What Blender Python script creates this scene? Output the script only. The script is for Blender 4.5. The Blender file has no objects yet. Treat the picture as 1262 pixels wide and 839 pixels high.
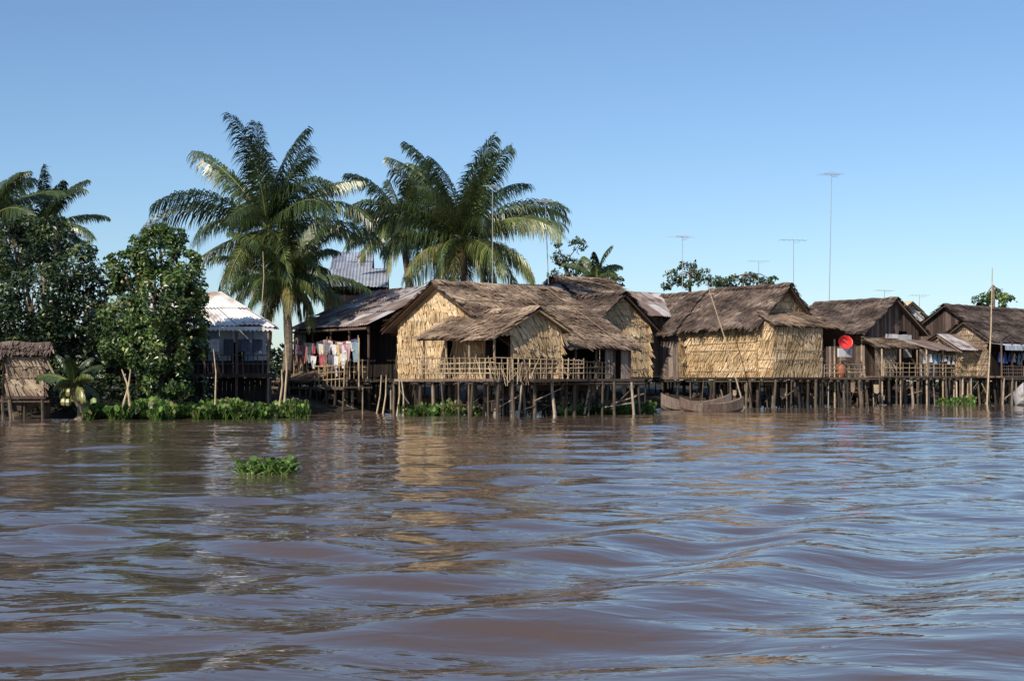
import bpy, math, random
import numpy as np
from mathutils import Vector, noise
random.seed(7); np.random.seed(7)
R=random.random
def U(a,b): return a+(b-a)*R()
scene=bpy.context.scene
FPX=1753.0; CH=1.2; PITCH=math.atan(50.5/FPX)
# ---------------------------------------------------------------- survey helpers (photo bearing + distance -> place on site)
def WP(px,py,d):
    dx=px-631.0; dz=419.5-py
    y=FPX*math.cos(PITCH)-dz*math.sin(PITCH); z=FPX*math.sin(PITCH)+dz*math.cos(PITCH)
    return Vector((dx*d/y,d,CH+z*d/y))
def XW(px,d): return WP(px,470,d).x
def ZW(py,d): return WP(631,py,d).z
# ---------------------------------------------------------------- materials
def new_mat(name):
    m=bpy.data.materials.new(name); m.use_nodes=True
    nt=m.node_tree; nt.nodes.clear(); return m,nt
def ramp_mat(name,stops,rough=.9,nscale=3.0,namt=.35,stretch=(1,1,1),transl=0.0,spec=.3,bump=0.0,metal=0.0,stain=None):
    m,nt=new_mat(name); N=nt.nodes; Lk=nt.links
    out=N.new('ShaderNodeOutputMaterial'); b=N.new('ShaderNodeBsdfPrincipled')
    at=N.new('ShaderNodeAttribute'); at.attribute_name='rnd'
    rp=N.new('ShaderNodeValToRGB'); e=rp.color_ramp.elements
    while len(e)<len(stops): e.new(.5)
    for i,(p,c) in enumerate(stops):
        e[i].position=p; e[i].color=(c[0],c[1],c[2],1)
    Lk.new(at.outputs['Fac'],rp.inputs[0])
    tc=N.new('ShaderNodeTexCoord'); mp=N.new('ShaderNodeMapping'); mp.inputs['Scale'].default_value=stretch
    Lk.new(tc.outputs['Object'],mp.inputs[0])
    nz=N.new('ShaderNodeTexNoise'); nz.inputs['Scale'].default_value=nscale; nz.inputs['Detail'].default_value=5
    Lk.new(mp.outputs[0],nz.inputs['Vector'])
    mr=N.new('ShaderNodeMapRange'); mr.inputs[1].default_value=.3; mr.inputs[2].default_value=.7
    mr.inputs[3].default_value=1-namt; mr.inputs[4].default_value=1+namt
    Lk.new(nz.outputs['Fac'],mr.inputs[0])
    mx=N.new('ShaderNodeVectorMath'); mx.operation='SCALE'
    col=rp.outputs[0]
    if stain:
        n2=N.new('ShaderNodeTexNoise'); n2.inputs['Scale'].default_value=stain[1]; n2.inputs['Detail'].default_value=6
        Lk.new(tc.outputs['Object'],n2.inputs['Vector'])
        r2=N.new('ShaderNodeMapRange'); r2.inputs[1].default_value=stain[2]; r2.inputs[2].default_value=stain[2]+.12
        Lk.new(n2.outputs['Fac'],r2.inputs[0])
        mm=N.new('ShaderNodeMixRGB'); mm.inputs[2].default_value=(*stain[0],1)
        Lk.new(r2.outputs[0],mm.inputs[0]); Lk.new(col,mm.inputs[1]); col=mm.outputs[0]
    Lk.new(col,mx.inputs[0]); Lk.new(mr.outputs[0],mx.inputs['Scale'])
    Lk.new(mx.outputs[0],b.inputs['Base Color'])
    b.inputs['Roughness'].default_value=rough; b.inputs['Specular IOR Level'].default_value=spec
    b.inputs['Metallic'].default_value=metal
    if bump:
        bp=N.new('ShaderNodeBump'); bp.inputs['Strength'].default_value=bump; bp.inputs['Distance'].default_value=.03
        Lk.new(nz.outputs['Fac'],bp.inputs['Height']); Lk.new(bp.outputs[0],b.inputs['Normal'])
    if transl>0:
        t=N.new('ShaderNodeBsdfTranslucent'); Lk.new(mx.outputs[0],t.inputs[0])
        ms=N.new('ShaderNodeMixShader'); ms.inputs[0].default_value=transl
        Lk.new(b.outputs[0],ms.inputs[1]); Lk.new(t.outputs[0],ms.inputs[2]); Lk.new(ms.outputs[0],out.inputs[0])
    else: Lk.new(b.outputs[0],out.inputs[0])
    return m
M={}
M['tan']=ramp_mat('thatch_tan',[(0,(.15,.10,.07)),(.35,(.29,.20,.14)),(.7,(.44,.325,.225)),(1,(.58,.45,.32))],nscale=.8,namt=.4)
M['thd']=ramp_mat('thatch_dark',[(0,(.065,.045,.038)),(.4,(.135,.098,.08)),(.75,(.21,.155,.125)),(1,(.35,.27,.21))],nscale=.7,namt=.4)
M['leafwall']=ramp_mat('palm_leaf_wall',[(0,(.24,.155,.08)),(.25,(.45,.31,.165)),(.6,(.62,.455,.265)),(1,(.74,.60,.41))],nscale=1.1,namt=.32,stretch=(1,1,2))
M['greyleaf']=ramp_mat('weathered_palm_leaf',[(0,(.14,.10,.075)),(.4,(.27,.20,.14)),(1,(.44,.35,.25))],nscale=1.6,namt=.25)
M['wood']=ramp_mat('weathered_wood',[(0,(.035,.024,.02)),(.5,(.09,.06,.048)),(.85,(.16,.112,.09)),(1,(.28,.22,.17))],nscale=6,namt=.35,stretch=(3,3,.4),bump=.3)
M['woodgrey']=ramp_mat('grey_plank',[(0,(.12,.09,.075)),(.5,(.24,.19,.16)),(1,(.40,.34,.28))],nscale=6,namt=.35,stretch=(3,3,.4),bump=.3)
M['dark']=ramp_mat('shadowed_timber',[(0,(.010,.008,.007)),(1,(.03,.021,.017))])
M['stilt']=ramp_mat('stilt_wood',[(0,(.04,.03,.024)),(.5,(.13,.10,.075)),(1,(.44,.36,.27))],nscale=5,namt=.35,stretch=(2,2,.7))
M['bamboo']=ramp_mat('bamboo',[(0,(.20,.135,.085)),(.6,(.38,.28,.18)),(1,(.56,.45,.29))],rough=.6,nscale=5,namt=.3)
M['rust']=ramp_mat('corrugated_rusty',[(0,(.13,.09,.08)),(.35,(.21,.17,.15)),(.65,(.31,.28,.28)),(1,(.45,.42,.42))],rough=.6,nscale=2.2,namt=.25,stain=((.15,.095,.075),1.2,.48),spec=.3)
M['zinc']=ramp_mat('corrugated_zinc',[(0,(.20,.22,.27)),(1,(.36,.39,.46))],rough=.5,nscale=2,namt=.2,stain=((.18,.13,.11),1.5,.58),spec=.4)
M['white']=ramp_mat('white_sheet_metal',[(0,(.52,.51,.52)),(1,(.74,.73,.72))],rough=.55,nscale=2,namt=.14,stain=((.33,.26,.21),1.6,.56))
M['blue']=ramp_mat('pale_blue_paint',[(0,(.26,.36,.50)),(.5,(.42,.52,.64)),(1,(.58,.64,.70))],rough=.7,nscale=3,namt=.2)
M['cloth']=ramp_mat('washed_cloth',[(0,(.70,.69,.70)),(.16,(.45,.09,.10)),(.3,(.08,.13,.33)),(.42,(.58,.50,.20)),(.55,(.72,.71,.70)),(.68,(.52,.28,.33)),(.8,(.10,.10,.15)),(.9,(.25,.38,.46)),(1,(.68,.62,.54))],rough=.95,nscale=8,namt=.2,transl=.2)
M['red']=ramp_mat('red_plastic',[(0,(.6,.03,.03)),(1,(.7,.05,.04))],rough=.35,namt=.1,spec=.5)
M['clay']=ramp_mat('clay_jar',[(0,(.30,.11,.05)),(1,(.36,.15,.08))],rough=.5,namt=.25)
M['metal']=ramp_mat('aluminium_rod',[(0,(.25,.25,.27)),(1,(.4,.4,.42))],rough=.4,spec=.6,namt=.1)
M['bark']=ramp_mat('bark',[(0,(.06,.045,.035)),(1,(.20,.16,.12))],nscale=5,namt=.4,stretch=(1,1,3),bump=.5)
M['palmtrunk']=ramp_mat('palm_trunk',[(0,(.10,.08,.06)),(1,(.26,.21,.16))],nscale=5,namt=.4,stretch=(1,1,4),bump=.5)
M['leaf']=ramp_mat('broad_leaf',[(0,(.008,.018,.008)),(.5,(.027,.052,.018)),(.85,(.060,.10,.030)),(1,(.15,.18,.06))],rough=.36,nscale=.9,namt=.45,transl=.15,spec=.6)
M['leafb']=ramp_mat('bright_leaf',[(0,(.014,.032,.010)),(.45,(.045,.085,.022)),(.8,(.10,.17,.038)),(1,(.26,.31,.09))],rough=.34,nscale=1.0,namt=.5,transl=.2,spec=.6)
M['frond']=ramp_mat('palm_frond',[(0,(.020,.037,.015)),(.35,(.055,.088,.030)),(.7,(.125,.165,.052)),(.92,(.30,.30,.10)),(1,(.36,.26,.13))],rough=.34,nscale=1.0,namt=.4,transl=.2,spec=.6)
M['hyac']=ramp_mat('hyacinth_leaf',[(0,(.03,.065,.018)),(.5,(.09,.17,.036)),(.88,(.18,.30,.065)),(1,(.30,.26,.12))],rough=.4,nscale=.9,namt=.45,transl=.22,spec=.5)
M['mud']=ramp_mat('mud_bank',[(0,(.028,.022,.017)),(1,(.05,.04,.03))],nscale=.8,namt=.45,bump=.6)
M['tile']=ramp_mat('yellow_tile',[(0,(.42,.31,.15)),(1,(.56,.44,.23))],nscale=3,namt=.2)
# ---------------------------------------------------------------- mesh builder
class MB:
    def __init__(s): s.v=[]; s.f=[]; s.m=[]; s.r=[]; s.mats=[]
    def mi(s,k):
        if k not in s.mats: s.mats.append(k)
        return s.mats.index(k)
    def face(s,pts,k,r=None):
        n=len(s.v); s.v+= [tuple(p) for p in pts]; s.f.append(tuple(range(n,n+len(pts)))); s.m.append(s.mi(k)); s.r.append(R() if r is None else r)
    def tube(s,p,q,r0,r1=None,k='stilt',n=6,r=None,cap=True):
        p=Vector(p);q=Vector(q); r1=r0 if r1 is None else r1; r=R() if r is None else r
        d=(q-p).normalized(); a=d.orthogonal().normalized(); b=d.cross(a)
        i0=len(s.v); mi=s.mi(k)
        for c,rr in((p,r0),(q,r1)):
            for i in range(n):
                t=2*math.pi*i/n; s.v.append(tuple(c+(a*math.cos(t)+b*math.sin(t))*rr))
        for i in range(n):
            j=(i+1)%n; s.f.append((i0+i,i0+j,i0+n+j,i0+n+i)); s.m.append(mi); s.r.append(r)
        if cap:
            s.f.append(tuple(i0+n+i for i in range(n))); s.m.append(mi); s.r.append(r)
    def path(s,pts,rads,k,n=6,r=None):
        r=R() if r is None else r
        for i in range(len(pts)-1): s.tube(pts[i],pts[i+1],rads[i],rads[i+1],k,n,r,cap=(i==len(pts)-2))
    def box(s,F,x0,x1,y0,y1,z0,z1,k,r=None):
        r=R() if r is None else r
        c=[F(x,y,z) for z in(z0,z1) for y in(y0,y1) for x in(x0,x1)]
        i0=len(s.v); s.v+=[tuple(p) for p in c]; mi=s.mi(k)
        for f in((0,1,3,2),(4,6,7,5),(0,4,5,1),(2,3,7,6),(0,2,6,4),(1,5,7,3)):
            s.f.append(tuple(i0+i for i in f)); s.m.append(mi); s.r.append(r)
    def obj(s,name,parent=None,smooth=False):
        me=bpy.data.meshes.new(name); me.from_pydata(s.v,[],s.f)
        for k in s.mats: me.materials.append(M[k])
        me.polygons.foreach_set('material_index',s.m)
        a=me.attributes.new('rnd','FLOAT','FACE'); a.data.foreach_set('value',s.r)
        if smooth: me.polygons.foreach_set('use_smooth',[True]*len(s.f))
        me.update()
        o=bpy.data.objects.new(name,me); scene.collection.objects.link(o)
        if parent is not None: o.parent=parent; o.location=-parent.location
        return o
def empty(name,loc):
    e=bpy.data.objects.new(name,None); e.location=loc; e.empty_display_size=.5; scene.collection.objects.link(e); return e
def frame(ox,oy,ang):
    c,s_=math.cos(math.radians(ang)),math.sin(math.radians(ang))
    return lambda x,y,z: Vector((ox+c*x-s_*y, oy+s_*x+c*y, z))
def nz(x,y=0,z=0): return noise.noise(Vector((x,y,z)))
def clamp(v,a=0,b=1): return max(a,min(b,v))
# thatch slope: A,B upper edge; D,C lower edge
def thatch(mb,A,B,C,D,k='tan',course=.17,bw=.05,lift=.035,rag=1.0,slab=True):
    A,B,C,D=map(Vector,(A,B,C,D)); seed=U(0,100)
    down=((D-A)+(C-B))*.5; H=down.length; dn=down.normalized()
    nrm=(B-A).cross(dn) if (B-A).length>(C-D).length else (C-D).cross(dn)
    nrm.normalize()
    if nrm.z<0: nrm=-nrm
    n=max(2,int(H/course)); wmax=max((B-A).length,(C-D).length)
    if slab:
        for o in(-.03,-.09):
            mb.face([A+nrm*o,B+nrm*o,C+nrm*o,D+nrm*o],k,.1)
    for i in range(n-1,-1,-1):
        t=i/n; l=A.lerp(D,t); r_=B.lerp(C,t); w=(r_-l).length
        if w<.05: continue
        ac=(r_-l).normalized(); u=-U(0,.14)
        crow=U(-.05,.05); w+=U(0,.14)
        while u<w:
            b=bw*U(.5,1.6)
            g=nz(u*.8+seed,i*.35,seed); g2=nz(u*3+seed,i*1.3+3,seed)
            sag=.09*nz(u*.45+seed,i*.15,3)
            jag=(.9*g2+U(-.35,.35))*course
            p=l+ac*(u+b/2)+nrm*(.012+sag)+dn*(jag if i>0 else 0)
            ln=H/n*U(1.3,2.2)*(1+.3*g*rag)
            if i==n-1: ln*=U(.5,1.5)
            lf=lift*(U(.3,1.3)+1.2*abs(g2))
            q=p+dn*ln+nrm*lf+ac*U(-.08,.08)
            rr=clamp(.48+.65*g+.35*g2+crow+U(-.22,.22))
            mb.face([p-ac*b*.6,p+ac*b*.6,q+ac*b*U(.1,.5),q-ac*b*U(.1,.5)],k,rr)
            u+=b*.85
def ridgecap(mb,A,B,k='tan'):
    A=Vector(A);B=Vector(B); w=(B-A).length; ac=(B-A).normalized(); side=Vector((-ac.y,ac.x,0)).normalized()
    u=0
    while u<w:
        b=U(.05,.10); c=A+ac*u+Vector((0,0,.05+.06*nz(u*1.5,1)))
        for s_ in(-1,1):
            q=c+side*s_*U(.2,.4)-Vector((0,0,U(.12,.24)))+ac*U(-.04,.04)
            mb.face([c-ac*b*.6,c+ac*b*.6,q+ac*b*.4,q-ac*b*.4],k,clamp(.4+.5*nz(u*2,5)+U(-.2,.2)))
        u+=b*.7
def intervals(a,b,holes,u):
    seg=[(a,b)]
    for (u0,u1,z0,z1) in holes:
        if u0<=u<=u1:
            ns=[]
            for s0,s1 in seg:
                if z1<=s0 or z0>=s1: ns.append((s0,s1)); continue
                if z0>s0: ns.append((s0,z0))
                if z1<s1: ns.append((z1,s1))
            seg=ns
    return [s_ for s_ in seg if s_[1]-s_[0]>.03]
def leafwall(mb,P0,P1,zf,prof,out,holes=(),k='leafwall',course=.32,bw=.042):
    P0=Vector(P0);P1=Vector(P1); P0.z=P1.z=0; w=(P1-P0).length; ac=(P1-P0).normalized(); out=Vector(out).normalized(); seed=U(0,100)
    u=0
    while u<w:
        st=min(.2,w-u)
        if st<.01: break
        for s0,s1 in intervals(zf,prof(u+st/2),holes,u+st/2):
            a=P0+ac*u-out*.015; b=P0+ac*(u+st)-out*.015
            mb.face([a+Vector((0,0,s0)),b+Vector((0,0,s0)),b+Vector((0,0,min(s1,prof(u+st)) if s1>=prof(u+st/2)-.01 else s1)),a+Vector((0,0,min(s1,prof(u)) if s1>=prof(u+st/2)-.01 else s1))],k,.25)
        u+=st
    zmax=max(prof(w*i/20) for i in range(21)); nC=int((zmax-zf)/course)+1; dirn=random.choice((-1,1))
    for i in range(nC):
        z0=zf+i*course; u=0; cr=U(-.10,.10); tilt=U(-.03,.03)
        while u<w:
            b=bw*U(.5,1.7); g=nz(u*.9+seed,i*1.7); g2=nz(u*4+seed,i*2.3+9)
            for s0,s1 in intervals(max(zf-.03,z0-.12+.22*g2+.1*g+tilt*u),min(prof(u),z0+course*1.15),holes,u):
                sl=dirn*.15+.25*g+U(-.10,.10)
                p=P0+ac*(u)+out*.015; q=p+ac*sl*(s1-s0)/course+out*U(.02,.08)
                hrel=((s0+s1)/2-zf)/2.5
                rr=clamp(.50+.55*g+.3*g2+cr+U(-.25,.25)+(-.15 if hrel<.15 else 0))
                mb.face([p-ac*b*.6+Vector((0,0,s1)),p+ac*b*.6+Vector((0,0,s1)),q+ac*b*.5+Vector((0,0,s0)),q-ac*b*.5+Vector((0,0,s0+U(-.05,.05)))],k,rr)
            u+=b*.8
    for i in range(1,nC):
        z0=zf+i*course-.02
        us=[w*j/30 for j in range(31) if prof(w*j/30)>z0+.05]
        if len(us)>1 and not holes and R()<.75:
            mb.tube(P0+ac*us[0]+out*.085+Vector((0,0,z0+U(-.04,.04))),P0+ac*us[-1]+out*.085+Vector((0,0,z0+U(-.04,.04))),.012,k='bamboo',n=4,r=U(0,.4))
def plankwall(mb,P0,P1,zf,prof,out,holes=(),k='wood',bw=.17):
    P0=Vector(P0);P1=Vector(P1); P0.z=P1.z=0; w=(P1-P0).length; ac=(P1-P0).normalized(); out=Vector(out).normalized(); u=0
    while u<w-.02:
        b=min(bw*U(.8,1.2),w-u); um=u+b/2
        for s0,s1 in intervals(zf,prof(um),holes,um):
            o=out*U(0,.03); a=P0+ac*(u+.006)+o; c=P0+ac*(u+b-.006)+o; r_=R(); t=-out*.03
            z1=s1+ (U(-.03,.0)); z0=s0+U(-.06,.02)
            q=[a+Vector((0,0,z0)),c+Vector((0,0,z0)),c+Vector((0,0,z1)),a+Vector((0,0,z1))]
            mb.face(q,k,r_); mb.face([x+t for x in q],k,0)
            mb.face([q[0],q[3],q[3]+t,q[0]+t],k,r_); mb.face([q[1],q[2],q[2]+t,q[1]+t],k,r_)
        u+=b
def corrug(mb,A,B,C,D,k='rust',pitch=.16,amp=.022,sheet=.85):
    A,B,C,D=map(Vector,(A,B,C,D)); dn=((D-A)+(C-B)).normalized(); ac0=(B-A) if (B-A).length>(C-D).length else (C-D)
    nrm=ac0.cross(dn).normalized()
    if nrm.z<0:nrm=-nrm
    w=ac0.length; n=max(8,int(w/pitch*4)); H=((D-A).length+(C-B).length)/2; rows=max(1,round(H/1.6))
    for j in range(rows):
        t0=j/rows;t1=(j+1)/rows; rnds=[R() for _ in range(int(w/sheet)+3)]; offs=[U(0,.03) for _ in rnds]; off=U(0,sheet); ex=[U(-.05,.12) for _ in rnds]
        for i in range(n):
            q=[]
            si=int((i/n*w+off)/sheet)
            for a_,t,top in((i,t0,1),(i+1,t0,1),(i+1,t1,0),(i,t1,0)):
                s_=a_/n; l=A.lerp(D,t+(0 if top else ex[si]/H*(1.0)));r_=B.lerp(C,t+(0 if top else ex[si]/H))
                q.append(l.lerp(r_,s_)+nrm*(amp*math.sin(s_*w/pitch*2*math.pi)+offs[si]+(0 if top else .025)))
            mb.face(q,k,rnds[si])
def stilts(mb,F,x0,x1,y0,y1,nx,ny,zt,zb=-.9,r=.055):
    for i in range(nx):
        for j in range(ny):
            x=x0+(x1-x0)*i/max(1,nx-1)+U(-.18,.18); y=y0+(y1-y0)*j/max(1,ny-1)+U(-.12,.12)
            rr=r*U(.5,1.3); a=F(x+U(-.16,.16),y+U(-.14,.14),zb); b=F(x,y,zt+U(-.03,.0)); m_=a.lerp(b,.5)+Vector((U(-.05,.05),U(-.05,.05),0))
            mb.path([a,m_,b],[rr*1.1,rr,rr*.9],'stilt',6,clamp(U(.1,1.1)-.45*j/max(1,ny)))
    for j in range(ny):
        y=y0+(y1-y0)*j/max(1,ny-1)
        mb.tube(F(x0-.2,y,zt-.08),F(x1+.2,y,zt-.08+U(-.02,.02)),.045,k='stilt',r=U(.1,.5))
    for _ in range(int(nx*.9)):
        x=U(x0,x1-.8); mb.tube(F(x,y0+U(-.05,.3),U(.05,.6)),F(x+U(.4,1.4),y0+U(-.05,.3),U(.3,zt)),.022,k='stilt')
def clutter(mb,F,x0,x1,y0,y1,zt,n):
    for _ in range(n):
        x=U(x0,x1);y=U(y0,y1);t=R()
        if t<.5: mb.tube(F(x,y,U(.0,.5)),F(x+U(-1,1),y+U(-.4,.4),U(.2,zt)),U(.012,.035),k='stilt',n=5,r=U(0,.7))
        elif t<.75: z=U(.1,zt*.8); mb.box(F,x,x+U(.3,1.1),y,y+.04,z,z+U(.08,.35),'wood',U(0,.8))
        else:
            z=U(.3,zt); w=U(.15,.4); h=U(.2,.5); mb.face([F(x,y,z),F(x+w,y+.03,z+.02),F(x+w*.9,y+.05,z-h),F(x+w*.4,y,z-h*1.15),F(x+.02,y-.03,z-h*.8)],'greyleaf',U(0,.8))
def railing(mb,A,B,h,n,k='bamboo',rails=3):
    A=Vector(A);B=Vector(B)
    for i in range(n+1):
        p=A.lerp(B,i/n); mb.tube(p+Vector((0,0,-.05)),p+Vector((U(-.03,.03),U(-.03,.03),h+U(-.03,.1))),.02*U(.7,1.2),k=k,n=5)
    for j in range(rails):
        z=h*(j+1)/rails
        mb.tube(A+Vector((0,0,z+U(-.04,.04))),B+Vector((0,0,z+U(-.04,.04))),.02,k=k,n=5)
def house(name,px,d,ang,L,W,zf,ze,zp,oh=.45,og=.4,roof='tan',kind='thatch',walls=None,st=(5,4),zb=-.9,ohn=None,loc=None):
    ox,oy=(XW(px,d),d) if loc is None else loc
    F=frame(ox,oy,ang); E=empty(name,(ox,oy,0)); sl=(zp-ze)/(W/2); ohn=oh if ohn is None else ohn
    rf=MB(); a=(-og,L+og)
    yp=W/2+oh; yn=-(W/2+ohn)
    S=[(F(a[0],0,zp),F(a[1],0,zp),F(a[1],yp,zp-sl*yp),F(a[0],yp,zp-sl*yp)),(F(a[0],0,zp),F(a[1],0,zp),F(a[1],yn,zp+sl*yn),F(a[0],yn,zp+sl*yn))]
    for q in S:
        if kind=='thatch': thatch(rf,*q,k=roof)
        else: corrug(rf,*q,k=roof)
    if kind=='thatch' : ridgecap(rf,F(a[0],0,zp),F(a[1],0,zp),roof)
    for x in(a[0]+.06,a[1]-.06):
        for y in(yp,yn): rf.tube(F(x,0,zp-.12),F(x,y,zp-sl*abs(y)-.12),.04,k='wood')
    rf.obj('roof',E)
    wl=MB(); walls=walls or {}
    gp=lambda u: ze+(1-abs(2*u/W-1))*(zp-ze)-.05
    cp=lambda u: ze-.03
    spec={'g0':(F(0,W/2,0),F(0,-W/2,0),gp,F(-1,0,0)-F(0,0,0)),'g1':(F(L,-W/2,0),F(L,W/2,0),gp,F(1,0,0)-F(0,0,0)),
          's-':(F(0,-W/2,0),F(L,-W/2,0),cp,F(0,-1,0)-F(0,0,0)),'s+':(F(0,W/2,0),F(L,W/2,0),cp,F(0,1,0)-F(0,0,0))}
    for key,(P0,P1,pf,out) in spec.items():
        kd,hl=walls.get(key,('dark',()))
        if kd=='leaf': leafwall(wl,P0,P1,zf,pf,out,hl)
        elif kd=='greyleaf': leafwall(wl,P0,P1,zf,pf,out,hl,k='greyleaf')
        else: plankwall(wl,P0,P1,zf,pf,out,hl,k=kd)
    wl.obj('walls',E)
    fl=MB(); fl.box(F,-.1,L+.1,-W/2-.1,W/2+.1,zf-.1,zf-.005,'wood'); fl.obj('floor',E)
    if st:
        sm=MB(); stilts(sm,F,0,L,-W/2,W/2,st[0],st[1],zf-.1,zb); clutter(sm,F,0,L,-W/2,W/2,zf-.1,int(L*6)); sm.obj('stilts',E)
    return E,F
# ================================================================ MAIN THATCHED HOUSE
ZF=1.3
E,F=house('thatched_stilt_house',543,52,40,5.4,5.4,ZF,3.42,4.85,oh=.55,ohn=1.9,og=.4,
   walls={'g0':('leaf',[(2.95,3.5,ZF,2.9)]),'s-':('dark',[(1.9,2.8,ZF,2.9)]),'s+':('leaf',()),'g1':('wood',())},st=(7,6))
mb=MB()
mb.box(F,-.1,5.6,-4.9,-2.8,ZF-.09,ZF-.004,'wood'); mb.box(F,-1.6,-.1,-5.0,-.5,ZF-.09,ZF-.006,'wood'); mb.box(F,-.1,2.3,-5.35,-4.9,ZF-.09,ZF-.008,'wood')
for x in(1.7,2.7,3.7,4.6,5.4): mb.tube(F(x,-4.35,ZF),F(x,-4.35,2.5),.045,k='wood',r=.6)
mb.obj('verandah_deck',E)
mb=MB(); plankwall(mb,F(4.2,-4.3,0),F(5.45,-4.3,0),ZF,lambda u:2.4,F(0,-1,0)-F(0,0,0),[(.5,.75,ZF,2.4)],k='woodgrey'); plankwall(mb,F(5.45,-4.3,0),F(5.45,-2.7,0),ZF,lambda u:2.45+.5*u,F(1,0,0)-F(0,0,0),k='woodgrey'); mb.obj('side_room',E)
mb=MB(); stilts(mb,F,-1.4,5.4,-4.9,-3.5,12,2,ZF-.1); stilts(mb,F,-1.5,-.3,-4.6,-.6,2,6,ZF-.1); clutter(mb,F,-1.4,5.4,-4.6,-2.5,ZF-.1,40); mb.obj('verandah_stilts',E)
mb=MB(); railing(mb,F(-1.5,-.6,ZF),F(-1.5,-5.0,ZF),.68,16,rails=4); railing(mb,F(-1.5,-5.0,ZF),F(2.3,-5.2,ZF),.66,16,rails=4); railing(mb,F(2.3,-4.8,ZF),F(4.2,-4.5,ZF),.6,9,k='stilt')
for _ in range(40):
    y=U(-4.9,-.7); mb.tube(F(-1.55,y,ZF-U(0,.15)),F(-1.55+U(-.1,.1),y+U(-.5,.5),ZF+U(.3,.9)),.013,k='bamboo',n=4)
for _ in range(40):
    x=U(-1.5,2.1); mb.tube(F(x,-5.1,ZF-U(0,.25)),F(x+U(-.5,.5),-5.1,ZF+U(.2,.75)),.013,k='bamboo',n=4)
mb.obj('balcony_railing',E)
mb=MB()
thatch(mb,F(.4,-5.0,3.72),F(.4,-.65,3.72),F(-1.65,-.65,2.72),F(-1.65,-5.0,2.66)); thatch(mb,F(.4,-5.0,3.72),F(.4,-1.6,3.72),F(1.9,-1.6,3.0),F(1.9,-5.0,2.95)); ridgecap(mb,F(.4,-5.05,3.72),F(.4,-2.1,3.72))
mb.tube(F(.4,-5.02,3.62),F(-1.65,-5.02,2.6),.035,k='bamboo'); mb.tube(F(.4,-5.02,3.62),F(1.9,-5.02,2.88),.035,k='bamboo')
mb.obj('porch_roof',E)
mb=MB()
pr=lambda u: 3.66-abs(u-1.6)*.49
leafwall(mb,F(-1.2,-4.75,0),F(1.55,-4.75,0),2.05,pr,F(0,-1,0)-F(0,0,0),course=.3,holes=[(0,.55,0,2.75)])
leafwall(mb,F(1.55,-4.75,0),F(1.55,-2.8,0),ZF,lambda u:3.0,F(1,0,0)-F(0,0,0))
plankwall(mb,F(-.1,-4.7,0),F(.25,-4.7,0),ZF,lambda u:2.1,F(0,-1,0)-F(0,0,0),k='wood')
for x,y in((-1.35,-4.75),(-1.35,-3.4),(-1.35,-2.1),(-1.35,-.8),(-.6,-4.75),(1.55,-4.78)): mb.tube(F(x,y,ZF-.1),F(x,y,2.85),.04,k='bamboo',r=.3)
mb.obj('porch_walls',E)
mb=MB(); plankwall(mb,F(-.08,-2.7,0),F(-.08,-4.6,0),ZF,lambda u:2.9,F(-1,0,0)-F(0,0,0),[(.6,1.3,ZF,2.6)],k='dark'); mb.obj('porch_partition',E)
mb=MB()
sl=(4.85-3.42)/2.7
for x in(1.2,3.1,4.9): mb.tube(F(x,0,4.97),F(x+U(-.2,.2),-4.3,4.97-sl*4.3),.018,k='bamboo',r=.1)
mb.tube(F(-.3,-1.6,4.93-sl*1.6),F(5.6,-1.5,4.95-sl*1.5),.018,k='bamboo',r=.1); mb.obj('roof_poles',E)
# ================================================================ RUSTY-ROOF HOUSE WITH LAUNDRY
F0=frame(XW(545,56),56,128); Eh=empty('tin_roof_stilt_house',(XW(500,56),56,0))
mb=MB(); corrug(mb,F0(-.2,-.2,5.03),F0(6.0,-.2,5.03),F0(6.0,3.6,3.3),F0(-.2,3.6,3.3),'rust'); corrug(mb,F0(-.2,-.2,5.03),F0(6,-.2,5.03),F0(6,-2.6,4.0),F0(-.2,-2.6,4.0),'rust'); mb.tube(F0(-.2,3.6,3.2),F0(6,3.6,3.2),.05,k='wood'); mb.obj('roof',Eh)
mb=MB(); pl=lambda a,b,zt,k,o,h=(): plankwall(mb,a,b,ZF,zt,o,h,k=k)
pl(F0(0,1.9,0),F0(5.8,1.9,0),lambda u:4.0,'dark',F0(0,1,0)-F0(0,0,0)); pl(F0(0,-.1,0),F0(0,1.9,0),lambda u:4.9-.45*u,'wood',F0(-1,0,0)-F0(0,0,0)); pl(F0(5.8,0,0),F0(5.8,3.3,0),lambda u:4.9-.45*u,'wood',F0(1,0,0)-F0(0,0,0))
for x in(.1,1.5,2.9,4.3,5.7): mb.tube(F0(x,3.35,-.9),F0(x,3.35,3.3),.05,k='wood',r=.5)
leafwall(mb,F0(4.9,3.36,0),F0(5.8,3.36,0),ZF,lambda u:3.2,F0(0,1,0)-F0(0,0,0),course=.35,k='greyleaf')
mb.obj('walls',Eh)
mb=MB(); mb.box(F0,-.2,6.0,-.2,3.6,ZF-.1,ZF-.01,'wood'); stilts(mb,F0,0,5.8,.3,3.5,9,4,ZF-.1); mb.box(F0,-.6,5.4,3.62,4.9,ZF-.35,ZF-.3,'wood')
thatch(mb,F0(1.6,3.6,ZF+.3),F0(4.8,3.6,ZF+.3),F0(4.8,4.9,ZF-.1),F0(1.6,4.9,ZF-.1),'tan'); stilts(mb,F0,-.5,5.4,4.2,4.9,12,2,ZF-.3); clutter(mb,F0,-.4,5.6,2.5,4.8,ZF-.3,60); mb.obj('deck_and_stilts',Eh)
mb=MB(); railing(mb,F0(.1,3.4,ZF),F0(4.6,3.4,ZF),.7,14); railing(mb,F0(-.5,4.8,ZF-.3),F0(1.6,4.8,ZF-.3),.8,7); mb.obj('railing',Eh)
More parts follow.
